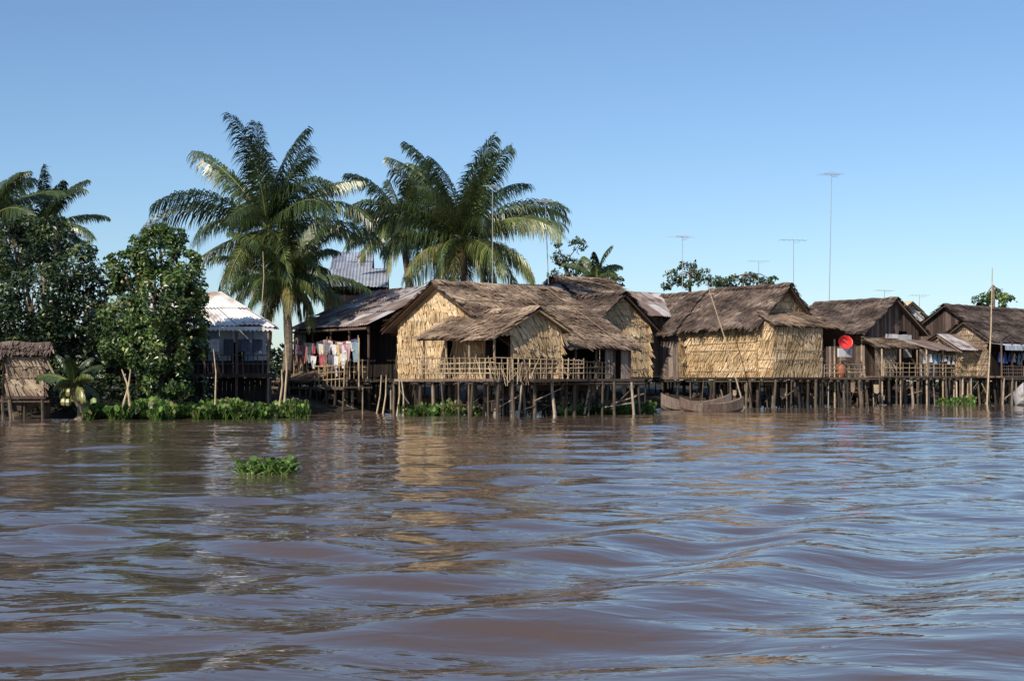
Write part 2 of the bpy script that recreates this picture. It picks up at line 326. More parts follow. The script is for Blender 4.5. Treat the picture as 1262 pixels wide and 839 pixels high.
El=empty('laundry',F0(2.5,4.2,0)); mb=MB()
def garment(mb,F,x,y,zt,w,h,kind,r):
    tl=U(-.06,.06)
    def P(a,b): return F(x+a+tl*b,y+.06*math.sin(a*9+b*5)+U(-.015,.015),zt-b+tl*a)
    if kind=='shirt':
        mb.face([P(-w*.3,0),P(w*.3,0),P(w*.32,h*.5),P(-w*.32,h*.5)],'cloth',r); mb.face([P(-w*.32,h*.5),P(w*.32,h*.5),P(w*.34,h),P(-w*.33,h)],'cloth',r)
        mb.face([P(-w*.3,0),P(-w*.3,h*.35),P(-w*.52,h*.6),P(-w*.58,h*.42)],'cloth',r); mb.face([P(w*.3,0),P(w*.3,h*.35),P(w*.52,h*.6),P(w*.58,h*.42)],'cloth',r)
    elif kind=='pants':
        mb.face([P(-w*.3,0),P(w*.3,0),P(w*.32,h*.35),P(-w*.32,h*.35)],'cloth',r)
        mb.face([P(-w*.32,h*.35),P(-.01,h*.35),P(-w*.08,h),P(-w*.34,h)],'cloth',r); mb.face([P(.01,h*.35),P(w*.32,h*.35),P(w*.34,h),P(w*.08,h)],'cloth',r)
    else:
        n=5
        for i in range(n):
            a0=-w/2+w*i/n;a1=-w/2+w*(i+1)/n; mb.face([P(a0,0),P(a1,0),P(a1,h+U(-.02,.02)),P(a0,h)],'cloth',r)
for (yy,zz,xa,xb,gp_) in((3.75,2.85,.2,4.8,.2),(4.15,2.72,-.5,4.4,.22),(4.6,2.3,-.4,2.6,.3)):
    for xp in(xa,(xa+xb)/2,xb): mb.tube(F0(xp,yy,ZF-.4),F0(xp,yy,zz+.1),.02,k='bamboo',n=5)
    x=xa+.25; px_=None
    sag=lambda x: zz-.12*math.sin(math.pi*abs(((x-xa)/((xb-xa)/2))%1))
    for i in range(12):
        x0=xa+(xb-xa)*i/12; x1=xa+(xb-xa)*(i+1)/12; mb.tube(F0(x0,yy,sag(x0+1e-4)),F0(x1,yy,sag(x1-1e-4)),.009,k='wood',n=4)
    while x<xb-.1:
        garment(mb,F0,x,yy,sag(x)-.01,U(.22,.5),U(.28,.85),random.choice(['shirt','shirt','pants','towel']),clamp(random.choice([0,0,.04,.16,.3,.42,.52,.55,.68,.78,.8,.86,.9,.97,1])+U(-.03,.03))); x+=U(gp_*.6,gp_+.35)
mb.obj('clothes',El)
# ================================================================ WHITE-ROOF HOUSE
d=50; Ew=empty('white_roof_house',(XW(280,d),d,0)); Fw=frame(XW(334,d),d,188); zE=ZW(402,d); zT=ZW(360,d+1.5)
mb=MB()
corrug(mb,Fw(1.9,-1.9,zT),Fw(5.0,-1.9,zT),Fw(5.4,0,zE),Fw(-.1,0,zE),'white')
corrug(mb,Fw(1.9,-1.9,zT),Fw(1.9,-2.1,zT),Fw(-.1,-3.8,zE),Fw(-.1,0,zE),'white')
corrug(mb,Fw(5.0,-1.9,zT),Fw(1.9,-1.9,zT),Fw(-.1,-3.8,zE),Fw(5.4,-3.8,zE),'white')
for i in range(36):
    x=-.1+i*.15; a=Fw(x,.02,zE-.02);b=Fw(x+.15,.02,zE-.02); mb.face([a,b,b+Vector((0,0,-.1)),(a+b)/2+Vector((0,0,-.17)),a+Vector((0,0,-.1))],'white',.6)
mb.obj('roof',Ew)
mb=MB(); plankwall(mb,Fw(.3,-1.3,0),Fw(5,-1.3,0),1.5,lambda u:zE,Fw(0,1,0)-Fw(0,0,0),[(.7,1.2,1.4,2.6),(2.0,2.9,1.4,2.6)],k='blue',bw=.4); plankwall(mb,Fw(.3,-3.4,0),Fw(.3,-1.3,0),1.5,lambda u:zE,Fw(-1,0,0)-Fw(0,0,0),k='blue'); plankwall(mb,Fw(.3,-3.4,0),Fw(5,-3.4,0),1.5,lambda u:zE,Fw(0,-1,0)-Fw(0,0,0),k='dark')
mb.obj('walls',Ew)
mb=MB(); mb.box(Fw,0,5.2,-3.5,-.05,1.35,1.48,'wood',.2)
for x in(.1,1.2,2.3,3.4,4.6): mb.tube(Fw(x,-.12,-.9),Fw(x,-.12,zE),.05,k='wood',r=.9 if x<1 else .6)
railing(mb,Fw(.1,-.12,1.48),Fw(4.6,-.12,1.48),.62,26,k='wood',rails=2); stilts(mb,Fw,.1,5,-3.3,-1.2,5,3,1.35)
plankwall(mb,Fw(.2,-.8,0),Fw(5,-.8,0),.2,lambda u:1.35,Fw(0,1,0)-Fw(0,0,0),k='dark'); plankwall(mb,Fw(.1,-.2,0),Fw(3.0,-.2,0),1.5,lambda u:1.95,Fw(0,1,0)-Fw(0,0,0),k='dark')
for i in range(6): garment(mb,Fw,.5+i*.5,-.5,2.7,U(.3,.5),U(.4,.6),'towel',random.choice([0,.3,.9,.8,.55]))
mb.obj('porch',Ew)
house('tin_roof_hut',118,53,20,3.0,3.0,1.2,3.4,4.1,roof='rust',kind='c',walls={'g0':('wood',()),'s-':('wood',())},st=(3,3))
# ================================================================ HOUSES BEHIND / MIDDLE
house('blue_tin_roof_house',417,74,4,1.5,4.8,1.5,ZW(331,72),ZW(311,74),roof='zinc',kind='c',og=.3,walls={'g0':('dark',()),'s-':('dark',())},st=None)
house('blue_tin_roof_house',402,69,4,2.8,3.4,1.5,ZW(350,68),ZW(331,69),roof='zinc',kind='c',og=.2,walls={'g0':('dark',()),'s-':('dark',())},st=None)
house('thatched_stilt_house',764,60,128,4.2,3.2,1.4,3.75,4.95,roof='thd',walls={'g0':('leaf',()),'s+':('leaf',()),'s-':('leaf',())},st=(4,4))
house('thatched_back_house',690,66,36,2.6,3.2,1.5,ZW(362,66),ZW(341,66),roof='tan',walls={'g0':('white',()),'s-':('leaf',())},st=None)
house('tin_roof_back_house',735,69,45,5,3.6,1.5,4.6,ZW(358,70),roof='rust',kind='c',walls={'g0':('wood',()),'s-':('wood',())},st=None)
house('tin_roof_back_house',640,64,36,3.4,3.2,1.5,4.6,ZW(350,64),roof='zinc',kind='c',walls={'g0':('tile',()),'s-':('wood',())},st=None)
# ================================================================ H2 thatched house gable to the river
E2,F2=house('thatched_stilt_house',967,66,128,4.4,3.6,1.4,4.05,5.72,oh=.45,roof='thd',walls={'g0':('leaf',()),'s+':('leaf',()),'s-':('leaf',())},st=(6,5))
mb=MB()
thatch(mb,F2(0,1.9,4.45),F2(0,-2.0,4.45),F2(-1.25,-2.6,3.75),F2(-1.25,2.1,3.75),'tan')
thatch(mb,F2(-.6,-1.85,4.15),F2(3.5,-1.85,4.15),F2(3.5,-4.6,3.0),F2(-.9,-4.8,3.0),'thd')
mb.obj('skirt_roof',E2)
mb=MB(); O=F2(0,0,0)
leafwall(mb,F2(-1.0,1.8,0),F2(-1.0,-1.5,0),1.4,lambda u:3.85,F2(-1,0,0)-O,course=.42)
leafwall(mb,F2(-1.0,1.8,0),F2(0,1.8,0),1.4,lambda u:3.95,F2(0,1,0)-O,course=.42)
leafwall(mb,F2(1.2,-1.9,0),F2(1.2,-4.4,0),1.4,lambda u:3.9-.4*u,F2(-1,0,0)-O,course=.35,holes=[(1.0,1.7,1.4,3.2)],k='greyleaf')
leafwall(mb,F2(-.4,-3.6,0),F2(-.4,-4.6,0),1.4,lambda u:3.1,F2(-1,0,0)-O,course=.3,holes=[(0.0,1.0,2.2,2.9)])
for y in(-1.7,-2.6,-3.5,-4.6): mb.tube(F2(-.8,y,-.9),F2(-.8,y,3.2),.045,k='bamboo')
mb.box(F2,-1.1,0,-1.9,1.9,1.3,1.39,'wood'); mb.box(F2,-1.1,3.4,-4.7,-1.95,1.3,1.385,'wood'); stilts(mb,F2,-1.0,3,-4.6,1.8,4,13,1.3); clutter(mb,F2,-1.1,3,-4.6,1.8,1.3,50)
railing(mb,F2(-1,-1.6,1.4),F2(-1,-4.6,1.4),.6,8)
mb.box(F2,-1.12,-1.06,-3.5,-2.5,2.35,2.75,'white',.9)
mb.obj('side_verandah',E2)
E2b,F2b=house('thatched_stilt_house',0,0,128,3.0,3.8,1.4,3.95,5.6,oh=.5,og=.1,roof='thd',walls={'g0':('leaf',()),'s+':('woodgrey',[(1.6,2.3,1.4,3.2)]),'s-':('leaf',())},st=(4,4),loc=tuple(F2(4.9,.15,0)[:2]))
def lathe(name,c,prof,k,ang=0,tilt=0,scale=1):
    mb=MB(); n=18
    for (r0,z0),(r1,z1) in zip(prof[:-1],prof[1:]):
        for i in range(n):
            a=2*math.pi*i/n;b=2*math.pi*(i+1)/n; q=[]
            for r_,z,t in((r0,z0,a),(r0,z0,b),(r1,z1,b),(r1,z1,a)):
                v=Vector((r_*math.cos(t),r_*math.sin(t),z))*scale
                v=Vector((v.x,v.y*math.cos(tilt)-v.z*math.sin(tilt),v.y*math.sin(tilt)+v.z*math.cos(tilt)))
                q.append(Vector(c)+v)
            mb.face(q,k,.5)
    return mb.obj(name,smooth=True)
lathe('red_basin',F2(-1.05,-3.05,3.0),[(0.001,0),(.22,0),(.36,.2),(.4,.21),(.37,.17),(.23,.03),(.001,.03)],'red',tilt=1.25,scale=.85)
lathe('clay_water_jar',F2(-.9,-2.9,1.4),[(.001,0),(.2,0),(.33,.25),(.34,.5),(.24,.72),(.2,.75),(.25,.82),(.19,.8),(.001,.6)],'clay',scale=.8)
# ================================================================ H3 dark wooden gable house
E3,F3=house('wooden_gable_house',1100,75,128,4.8,4.6,1.5,4.05,5.6,oh=.5,roof='thd',walls={'g0':('wood',[(2.9,3.6,2.9,3.9)]),'s+':('wood',()),'s-':('wood',())},st=(5,6))
mb=MB(); O=F3(0,0,0)
thatch(mb,F3(0,2.6,3.5),F3(0,-.2,3.5),F3(-1.5,-.2,2.95),F3(-1.5,3.2,2.95),'tan')
corrug(mb,F3(0,-.6,3.4),F3(0,-3.8,3.4),F3(-2.0,-4.3,2.75),F3(-2.0,-.6,2.8),'rust')
leafwall(mb,F3(-1.2,3.0,0),F3(-1.2,1.6,0),1.5,lambda u:3.0,F3(-1,0,0)-O,course=.35,k='greyleaf'); plankwall(mb,F3(-.05,.6,0),F3(-.05,-1.6,0),2.5,lambda u:3.7,F3(-1,0,0)-O,[(.8,1.2,2.4,3.4)],k='white',bw=.45)
plankwall(mb,F3(-1.3,-.6,0),F3(-1.3,-2.1,0),1.5,lambda u:2.9,F3(-1,0,0)-O,k='woodgrey')
for y in(3.1,1.6,.2,-.6,-2,-3.2,-4.2): mb.tube(F3(-1.7,y,-.9),F3(-1.7,y,2.85),.045,k='bamboo')
mb.box(F3,-1.8,0,-4.3,3.2,1.4,1.49,'wood'); stilts(mb,F3,-1.7,-.3,-4.2,3.2,2,14,1.4); clutter(mb,F3,-1.7,1,-4.2,3.2,1.4,50); railing(mb,F3(-1.8,3.1,1.5),F3(-1.8,-4.2,1.5),.6,14)
mb.obj('front_verandah',E3)
mb=MB(); F3r=frame(F3(-1.75,0,0).x,F3(-1.75,0,0).y,38)
for i in range(7): garment(mb,F3r,.4+i*.42,0,2.6,U(.3,.4),U(.35,.6),random.choice(['towel','shirt']),random.choice([.3,.03,.9,.16,.55]))
mb.tube(F3r(.2,0,2.61),F3r(3.3,0,2.61),.01,k='wood',n=4); mb.obj('laundry')
# ================================================================ right-hand houses
house('thatched_stilt_house',1168,84,42,11,4.6,1.5,4.2,5.75,roof='thd',walls={'g0':('wood',()),'s-':('wood',())},st=(7,3))
E5,F5=house('thatched_stilt_house',1192,77,42,8,2.5,1.5,3.65,4.5,oh=.5,roof='thd',walls={'g0':('greyleaf',()),'s-':('dark',[(1.5,2.3,1.5,3.2),(3.4,4.6,1.5,3.2)])},st=(8,3))
mb=MB(); O=F5(0,0,0)
mb.box(F5,-.6,8,-2.4,-1.36,1.4,1.49,'wood')
for x in(-.5,.6,1.6,3.1,4.6,6): mb.tube(F5(x,-2.3,-.9),F5(x,-2.3,3.35),.05,k='wood')
for i in range(34):
    x=-.5+i*.2; mb.face([F5(x,-1.3,3.3),F5(x+.2,-1.3,3.3),F5(x+.2,-2.5,3.1),F5(x,-2.5,3.1)],'blue' if i%2 else 'white',.6); mb.face([F5(x,-2.5,3.1),F5(x+.2,-2.5,3.1),F5(x+.2,-2.52,2.85),F5(x,-2.52,2.85)],'white' if i%2 else 'blue',.5)
railing(mb,F5(-.5,-2.35,1.5),F5(7,-2.35,1.5),.5,34,k='wood'); stilts(mb,F5,-.5,7.5,-2.4,-1.5,12,2,1.4); clutter(mb,F5,-.5,7,-2.4,-1,1.4,30)
for i in range(8): garment(mb,F5,-.1+i*.5,-2.0,2.75,U(.3,.5),U(.4,.7),random.choice(['shirt','towel']),random.choice([.3,.03,.9,.55]))
mb.obj('awning_verandah',E5)
house('tin_roof_hut',1160,76.5,38,2.4,2.2,1.5,3.1,3.75,roof='rust',kind='c',walls={'g0':('greyleaf',()),'s-':('leaf',())},st=(4,3))
house('yellow_tile_house',1120,92,120,4,3.2,1.5,5.3,ZW(372,92),roof='tile',kind='c',walls={'g0':('white',()),'s+':('white',())},st=None)
Eo,Fo=house('thatched_outhouse',9,45.5,12,1.15,1.1,.75,2.15,2.42,oh=.2,og=.16,roof='thd',walls={'g0':('greyleaf',()),'s-':('greyleaf',()),'g1':('greyleaf',())},st=(3,3))
# ================================================================ ANTENNAS, POLES, BOATS
def antenna(px,d,ptop,pbase,tilt=0,el=6,ang=0,w=.9,s_=.02,boom=1.2):
    b=WP(px,pbase,d); t=WP(px+tilt,ptop,d); mb=MB(); mb.tube(b,t,s_,s_*.7,'metal',6)
    a=Vector((math.cos(ang),math.sin(ang),0)); c=Vector((-a.y,a.x,0)); mb.tube(t-a*boom/2,t+a*boom/2,.012,k='metal',n=4)
    for i in range(el):
        p=t+a*(boom*(i/(el-1)-.5)); l=w*(1-.4*i/el)/2; mb.tube(p-c*l,p+c*l+Vector((0,0,0)),.008,k='metal',n=4)
    mb.tube(t-Vector((0,0,.12)),t-Vector((0,0,.12))+a*.4,.01,k='metal',n=4)
    return mb.obj('tv_antenna')
antenna(1022,72,215,372,tilt=3,ang=.5,w=1.3,boom=1.0); antenna(978,80,296,360,ang=.2,w=1.0,boom=1.5); antenna(841,72,292,356,ang=.9,w=1.2,el=5)
antenna(676,60,248,350,tilt=-4,ang=1.0,w=.8,boom=.7); antenna(935,95,322,352,ang=.1,boom=1.4); antenna(1090,90,358,372,ang=.3); antenna(1133,95,364,380,ang=.1); antenna(607,56,230,352,ang=1.2,w=.6,el=4,boom=.6)
def pole(a,b,r=.035,name='bamboo_pole'):
    mb=MB(); a=Vector(a);b=Vector(b); m_=a.lerp(b,.55)+Vector((.06,0,.05)); mb.path([a,m_,b],[r,r*.8,r*.45],'bamboo',6,.8); mb.obj(name)
pole(WP(920,503,63)-Vector((0,0,.4)),WP(870,345,63)); pole(WP(1216,495,74)-Vector((0,0,.4)),WP(1223,330,74),.05)
pole(WP(265,500,46),WP(263,430,46),.03); pole(WP(322,385,49),WP(324,310,49),.02); pole(WP(344,502,47),WP(347,455,47),.04); pole(WP(350,502,47),WP(352,425,47),.04); pole(WP(150,505,44.5),WP(161,455,44.5),.04); pole(WP(160,500,44.5),WP(150,455,44.5),.04)
pole(WP(720,500,50.5)-Vector((0,0,.3)),WP(727,455,50.5),.04)
for (a,b,dd) in((462,470,52),(470,476,51.5),(488,492,50),(497,494,50)): pole(WP(a,508,dd)-Vector((0,0,.4)),WP(b,462,dd),.035)
def boat(name,c,ang,L,W,H,k='wood',r=.3):
    F=frame(c[0],c[1],ang); mb=MB(); n=16; prof=[]
    for i in range(n+1):
        t=-1+2*i/n; w=W/2*(1-abs(t)**2.6)+.03; sh=H*(.75+.7*abs(t)**2.5); zb=-.12+.5*H*abs(t)**4
        prof.append([F(t*L/2,w*s_,z) for s_,z in((-1,sh),(-.75,zb+.12),(0,zb),(.75,zb+.12),(1,sh),(.88,sh),(.6,zb+.16),(0,zb+.06),(-.6,zb+.16),(-.88,sh),(-1,sh))])
    for i in range(n):
        for j in range(10): mb.face([prof[i][j],prof[i+1][j],prof[i+1][j+1],prof[i][j+1]],k,clamp(r+U(-.1,.1)))
    for t in(-.5,0,.45): mb.box(F,t*L/2-.1,t*L/2+.1,-W*.42,W*.42,H*.6,H*.66,'woodgrey')
    return mb.obj(name)
boat('wooden_canoe',(XW(877,57),57),12,2.7,.8,.42,k='wood',r=.85); boat('wooden_canoe',(XW(858,60),60),3,3.0,.8,.5,k='woodgrey',r=.3); boat('white_rowing_boat',(XW(1262,72),72),70,3.4,1.1,.8,k='white')
# ================================================================ VEGETATION
def leafmass(mb,lobes,n,size,k,flat=.5,dark=.0,thr=-.15,sc=1.1):
    vols=[l[3]*l[4]*l[5] if len(l)>4 else l[3]**3 for l in lobes]; areas=[v**(2/3) for v in vols]; tot=sum(areas); sd=U(0,50)
    for l,a in zip(lobes,areas):
        cx,cy,cz=l[:3]; rx,ry,rz=(l[3],l[4],l[5]) if len(l)>4 else (l[3],)*3
        cnt=int(n*a/tot); i=0; tries=0
        while i<cnt and tries<cnt*4:
            tries+=1
            v=Vector((random.gauss(0,1),random.gauss(0,1),random.gauss(0,1))).normalized(); rr=U(.45,1.0)**.6*(1+.3*nz(v.x*2.3+cx,v.y*2.3+cy,v.z*2.3+cz+sd))
            p=Vector((cx+v.x*rx*rr,cy+v.y*ry*rr,cz+v.z*rz*rr)); g=noise.noise(p*sc+Vector((sd,0,0)))
            if g<thr and rr>.6: continue
            i+=1
            nn=(v*.7+Vector((U(-1,1),U(-1,1),U(-.3,1.3)))).normalized(); a1=nn.orthogonal().normalized(); th=U(0,6.28); a2=nn.cross(a1); ax=a1*math.cos(th)+a2*math.sin(th); bx=nn.cross(ax); s_=size*U(.6,1.3)
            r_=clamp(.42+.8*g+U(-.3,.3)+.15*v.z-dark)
            if R()<.035: r_=1
            mb.face([p-ax*s_*.5,p+bx*s_*.24-ax*s_*.05+nn*.01,p+ax*s_*.5-nn*s_*.12,p-bx*s_*.24-ax*s_*.05],k,r_)
def tree(name,px,d,pyb,lobes_px,n,size,k,tr=.14,**kw):
    base=Vector((XW(px,d),d,ZW(pyb,d))); lobes=[]; mb=MB(); s=FPX/d
    for (lx,ly,r_,dy) in lobes_px:
        p=WP(lx,ly,d+dy); lobes.append((p.x,p.y,p.z,r_/s,r_/s*.95,r_/s*.85))
    tb=MB(); fork=base+Vector((U(-.1,.1),0,1.4)); tb.path([base-Vector((0,0,1.2)),base+Vector((.05,0,.5)),fork],[tr*1.3,tr,tr*.85],'bark',8)
    for l in lobes:
        c=Vector(l[:3]); m_=fork.lerp(c,.5)+Vector((U(-.2,.2),U(-.2,.2),U(-.1,.3))); tb.path([fork,m_,c,c+Vector((U(-.3,.3),U(-.3,.3),l[5]*.7))],[tr*.5,tr*.32,tr*.16,tr*.06],'bark',5)
        for _ in range(3): q=c+Vector((U(-1,1)*l[3]*.7,U(-1,1)*l[4]*.7,U(-.3,1)*l[5]*.7)); tb.tube(m_.lerp(c,.5),q,tr*.12,tr*.04,'bark',4)
    E=empty(name,base); tb.obj('trunk',E); leafmass(mb,lobes,n,size,k,**kw); mb.obj('foliage',E); return E
tree('broadleaf_tree',50,48.5,500,[(20,310,48,0),(60,300,38,.6),(92,335,36,-.4),(40,365,60,-.6),(95,390,44,-.2),(-20,350,60,.5),(-60,400,70,.6),(34,284,24,.2),(55,435,50,0),(-10,430,50,.2),(112,355,26,.3),(118,420,36,.3),(105,310,16,0),(70,272,12,0),(12,280,14,0)],21000,.19,'leaf',dark=.02,thr=-.22,sc=1.5)
tree('broadleaf_tree',195,46.5,500,[(192,312,36,0),(160,335,32,.4),(225,345,30,-.3),(200,375,50,-.5),(158,395,36,.2),(232,395,28,.2),(200,430,44,-.2),(215,293,17,.3),(178,293,15,-.2),(150,430,30,.3),(205,465,36,0),(238,425,24,.2),(141,352,14,0),(247,368,12,0),(236,320,13,0),(146,318,12,0),(197,282,10,0)],19000,.18,'leafb',thr=-.13,sc=1.9)
mb=MB()
for _ in range(35):
    p=WP(U(150,245),U(320,430),45.3+U(-.1,.8)); 
    for a in range(5):
        t0=a*1.256; mb.face([p,p+Vector((math.cos(t0),-.3,math.sin(t0)))*.045,p+Vector((math.cos(t0+1.2),-.3,math.sin(t0+1.2)))*.045,p+Vector((0,-.05,.0))],'tile')
mb.obj('tree_blossom')
tree('distant_tree',700,78,360,[(690,318,12,0),(712,304,13,.5),(704,330,16,0),(722,324,9,0),(745,340,16,0),(690,345,16,0),(728,345,12,0),(765,348,8,0),(686,300,7,0)],1700,.20,'leaf',tr=.1,thr=0.02,sc=1.6)
tree('distant_tree',850,100,360,[(830,343,14,0),(848,328,12,.5),(850,345,16,0),(868,340,12,0),(880,348,12,0),(822,350,9,0)],1500,.24,'leaf',tr=.1,thr=-.02,sc=1.5)
tree('distant_tree',915,104,362,[(905,348,12,0),(925,345,13,.5),(942,350,12,0),(890,352,12,0),(952,345,7,0)],1400,.26,'leaf',tr=.1,thr=-.05,sc=1.5)
tree('distant_tree',1225,104,375,[(1210,371,12,0),(1228,366,12,.5),(1240,372,12,0)],1000,.28,'leafb',tr=.1)
def bush(name,pts,n,size,k,**kw):
    mb=MB(); lobes=[]
    for (px,py,r_,d) in pts:
        p=WP(px,py,d); s=FPX/d; lobes.append((p.x,p.y,p.z,r_/s,r_/s,r_/s*.8))
    leafmass(mb,lobes,n,size,k,**kw); return mb.obj(name)
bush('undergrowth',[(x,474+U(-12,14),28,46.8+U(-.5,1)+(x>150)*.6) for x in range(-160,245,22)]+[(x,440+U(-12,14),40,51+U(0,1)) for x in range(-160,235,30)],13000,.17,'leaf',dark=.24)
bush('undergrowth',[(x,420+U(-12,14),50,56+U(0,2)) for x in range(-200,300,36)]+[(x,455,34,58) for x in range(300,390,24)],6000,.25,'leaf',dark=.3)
mb=MB(); lobes=[]
for i in range(46):
    t=i/45; x=-75+t*150; y=72+ (x+40)*.42+U(-3,6); lobes.append((x,y,2.0+U(-.4,.7),U(2.5,4),U(2,3),U(1.8,2.5)))
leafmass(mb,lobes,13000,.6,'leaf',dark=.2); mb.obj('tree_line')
mb=MB(); lobes=[]
for i in range(60):
    x=-260+i*14; lobes.append((x,260+U(-20,20)+max(0,x)*.3,2,U(9,13),U(6,8),U(3,6)))
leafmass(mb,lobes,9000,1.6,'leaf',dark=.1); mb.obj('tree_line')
def palm(name,px,d,pcy,n=30,L=4.0,seed=1,shift=0,zbase=.5,full=1.0,low=70):
    random.seed(seed); top=WP(px,pcy,d); b=Vector((XW(px+shift,d),d+.3,zbase)); E=empty(name,b); tb=MB()
    pts=[];rr=[]
    for i in range(9):
        t=i/8; p=b.lerp(top,t)+Vector((.45*math.sin(t*2.6),0,0))*(1-t); pts.append(p); rr.append(.2-.07*t+(.02 if i%2 else 0))
    tb.path(pts,rr,'palmtrunk',9,.5); tb.obj('trunk',E)
    fb=MB()
    for i in range(n):
        f=(i+.5)/n; az=i*2.39996+U(-.35,.35); el=math.radians(86-(86+low)*f**1.0+U(-10,10)); ln=L*U(.82,1.1)*(.82+.26*math.sin(math.pi*min(1,f+.2)))*(1 if f<.8 else .85)
        droop=U(.75,1.5)*(.75+.5*f); p=top+Vector((0,0,.1)); steps=44; ds=ln/steps
        side=Vector((-math.sin(az),math.cos(az),0)); twist=U(-1.0,1.0); pts=[];tans=[]
        swing=U(-.6,.6)
        for s in range(steps+1):
            t=s/steps; e=max(-1.5,el-droop*t**1.6); a2=az+swing*t*t
            tg=Vector((math.cos(a2)*math.cos(e),math.sin(a2)*math.cos(e),math.sin(e))); pts.append(p.copy()); tans.append(tg); p=p+tg*ds
        old=clamp(.18+.52*f+U(-.2,.3)); hang=.25+.6*f+U(-.15,.3)
        if f>.88 and R()<.6: old=U(.85,.98)
        for s in range(0,steps,3): fb.tube(pts[s],pts[min(s+3,steps)],.035*(1-s/steps)+.005,.035*(1-(s+3)/steps)*.9+.005,'frond',4,.84,cap=False)
        patch=U(0,50)
        for s in range(4,steps+1):
            t=s/steps; ll=.25*L*math.sin(math.pi*(.18+.74*t))**.55*full
            for sg in(-1,1):
                for hh in(0,.33,.66):
                    if R()<.06 or nz(t*7+patch,sg*3)<-.5: continue
                    l2=ll*U(.7,1.15)
                    P=pts[s]-tans[s]*ds*(hh+U(-.15,.15))
                    tw=twist*(.4+.8*t)
                    sd=(side*math.cos(tw)+tans[s].cross(side)*math.sin(tw))*sg
                    dr=(sd*U(.55,.8)+tans[s]*(.5+.5*t+U(-.15,.2))+Vector((0,0,.22-hang*.6+U(-.2,.18)))).normalized()
                    m_=P+dr*l2*.38; dr2=(dr+Vector((0,0,-U(.5,1.2)-hang*.6))).normalized(); m2=m_+dr2*l2*.34; dr3=(dr2+Vector((U(-.12,.12),U(-.12,.12),-U(.6,1.6)))).normalized(); q=m2+dr3*l2*.32
                    wv=tans[s]*U(.018,.028); r_=clamp(old+U(-.2,.2))
                    fb.face([P-wv*.7,P+wv*.7,m_+wv,m_-wv],'frond',r_); fb.face([m_-wv,m_+wv,m2+wv*.75,m2-wv*.75],'frond',r_); fb.face([m2-wv*.75,m2+wv*.75,q],'frond',r_)
    for _ in range(9):
        c=top+Vector((U(-.35,.35),U(-.35,.35),U(-.45,-.1))); r_=.11
        for i in range(6):
            for j in range(4):
                q=[]
                for (a,bb) in((i,j),(i+1,j),(i+1,j+1),(i,j+1)):
                    th=a/6*6.283;ph=bb/4*3.1416; q.append(c+Vector((math.sin(ph)*math.cos(th),math.sin(ph)*math.sin(th),math.cos(ph)*1.2))*r_)
                fb.face(q,'frond',.9)
    fb.obj('fronds',E); return E
palm('coconut_palm',330,57,285,40,4.8,seed=3,shift=-14,low=62)
palm('coconut_palm',352,55.5,352,26,3.0,seed=15,shift=-8,low=35,full=1.1)
palm('coconut_palm',572,61,298,44,4.7,seed=12,shift=-16,low=48)
palm('coconut_palm',496,67,284,26,3.5,seed=21,shift=12,low=40)
palm('coconut_palm',50,66,288,24,3.1,seed=31,low=40)
palm('coconut_palm',-12,60,276,22,3.2,seed=41,low=40)
palm('coconut_palm',736,74,346,14,1.8,seed=61,low=40)
palm('areca_palm',92,44.5,478,11,1.25,seed=71,zbase=-.2,low=20)
random.seed(99)
def hyacinth(name,poly,n,s=1.0):
    mb=MB(); cnt=0
    while cnt<n:
        a,b=random.choice(poly); t=R(); c=Vector(a).lerp(Vector(b),t)
        c=c+Vector((U(-.4,.4),U(-.6,.6),0)); g=nz(c.x*.9,c.y*1.1,4)
        if g<-.12+U(-.1,.1): continue
        cnt+=1; hgt=U(.05,.30)*s*(1+1.1*g)
        for k in range(5):
            az=U(0,6.28); tl=U(.1,.8); dr=Vector((math.cos(az)*math.sin(tl),math.sin(az)*math.sin(tl),math.cos(tl))); p=c+dr*hgt; mb.tube(c-Vector((0,0,.05)),p,.009*s,k='hyac',n=3,r=.5,cap=False)
            up=(dr+Vector((U(-.5,.5),U(-.6,.3),.2))).normalized(); sd=up.orthogonal().normalized(); th=U(0,6.28); sd=sd*math.cos(th)+up.cross(sd)*math.sin(th); r_=U(.045,.085)*s
            nn=up.cross(sd); q=[p+(up*(.9+math.cos(x_)*1.1)+sd*math.sin(x_)+nn*.25*abs(math.sin(x_)))*r_ for x_ in(3.14,4.1,5.2,0,1.08,2.18)]
            mb.face(q,'hyac',clamp(.4+.7*g+U(-.35,.4)) if R()>.07 else 1)
    return mb.obj(name)
def sp(px,d): return (XW(px,d),d,0)
hyacinth('water_hyacinth',[(sp(112,45.4),sp(180,45.8)),(sp(170,46),sp(260,46.4)),(sp(250,46.8),sp(300,47)),(sp(290,47),sp(370,47.6)),(sp(120,44.9),sp(200,45.0)),(sp(210,45.5),sp(330,46.3))],1050,1.3)
hyacinth('water_hyacinth',[(sp(500,49.5),sp(600,50.5))],100); hyacinth('water_hyacinth',[(sp(700,50.5),sp(800,54))],150,1.0); hyacinth('water_hyacinth',[(sp(1150,72),sp(1200,74))],40,1.0)
mb=MB()
ce=Vector(sp(329,18.7))
for _ in range(64):
    c=ce+Vector((U(-.33,.33),U(-.22,.22),-.03)); 
    for k in range(3):
        az=U(0,6.28); tl=U(.4,1.3); dr=Vector((math.cos(az)*math.sin(tl),math.sin(az)*math.sin(tl),math.cos(tl))); h=U(.06,.24); p=c+dr*h; mb.tube(c,p,.006,.008,'hyac',4,.7)
        sd=dr.cross(Vector((0,0,1))).normalized(); nn=sd.cross(dr); r_=U(.025,.045)
        mb.face([p+(dr*(.9+math.cos(x_)*1.2)+sd*math.sin(x_)+nn*.35*abs(math.sin(x_)))*r_ for x_ in(3.14,3.9,4.7,5.5,0,.8,1.57,2.4)],'hyac',U(0,1))
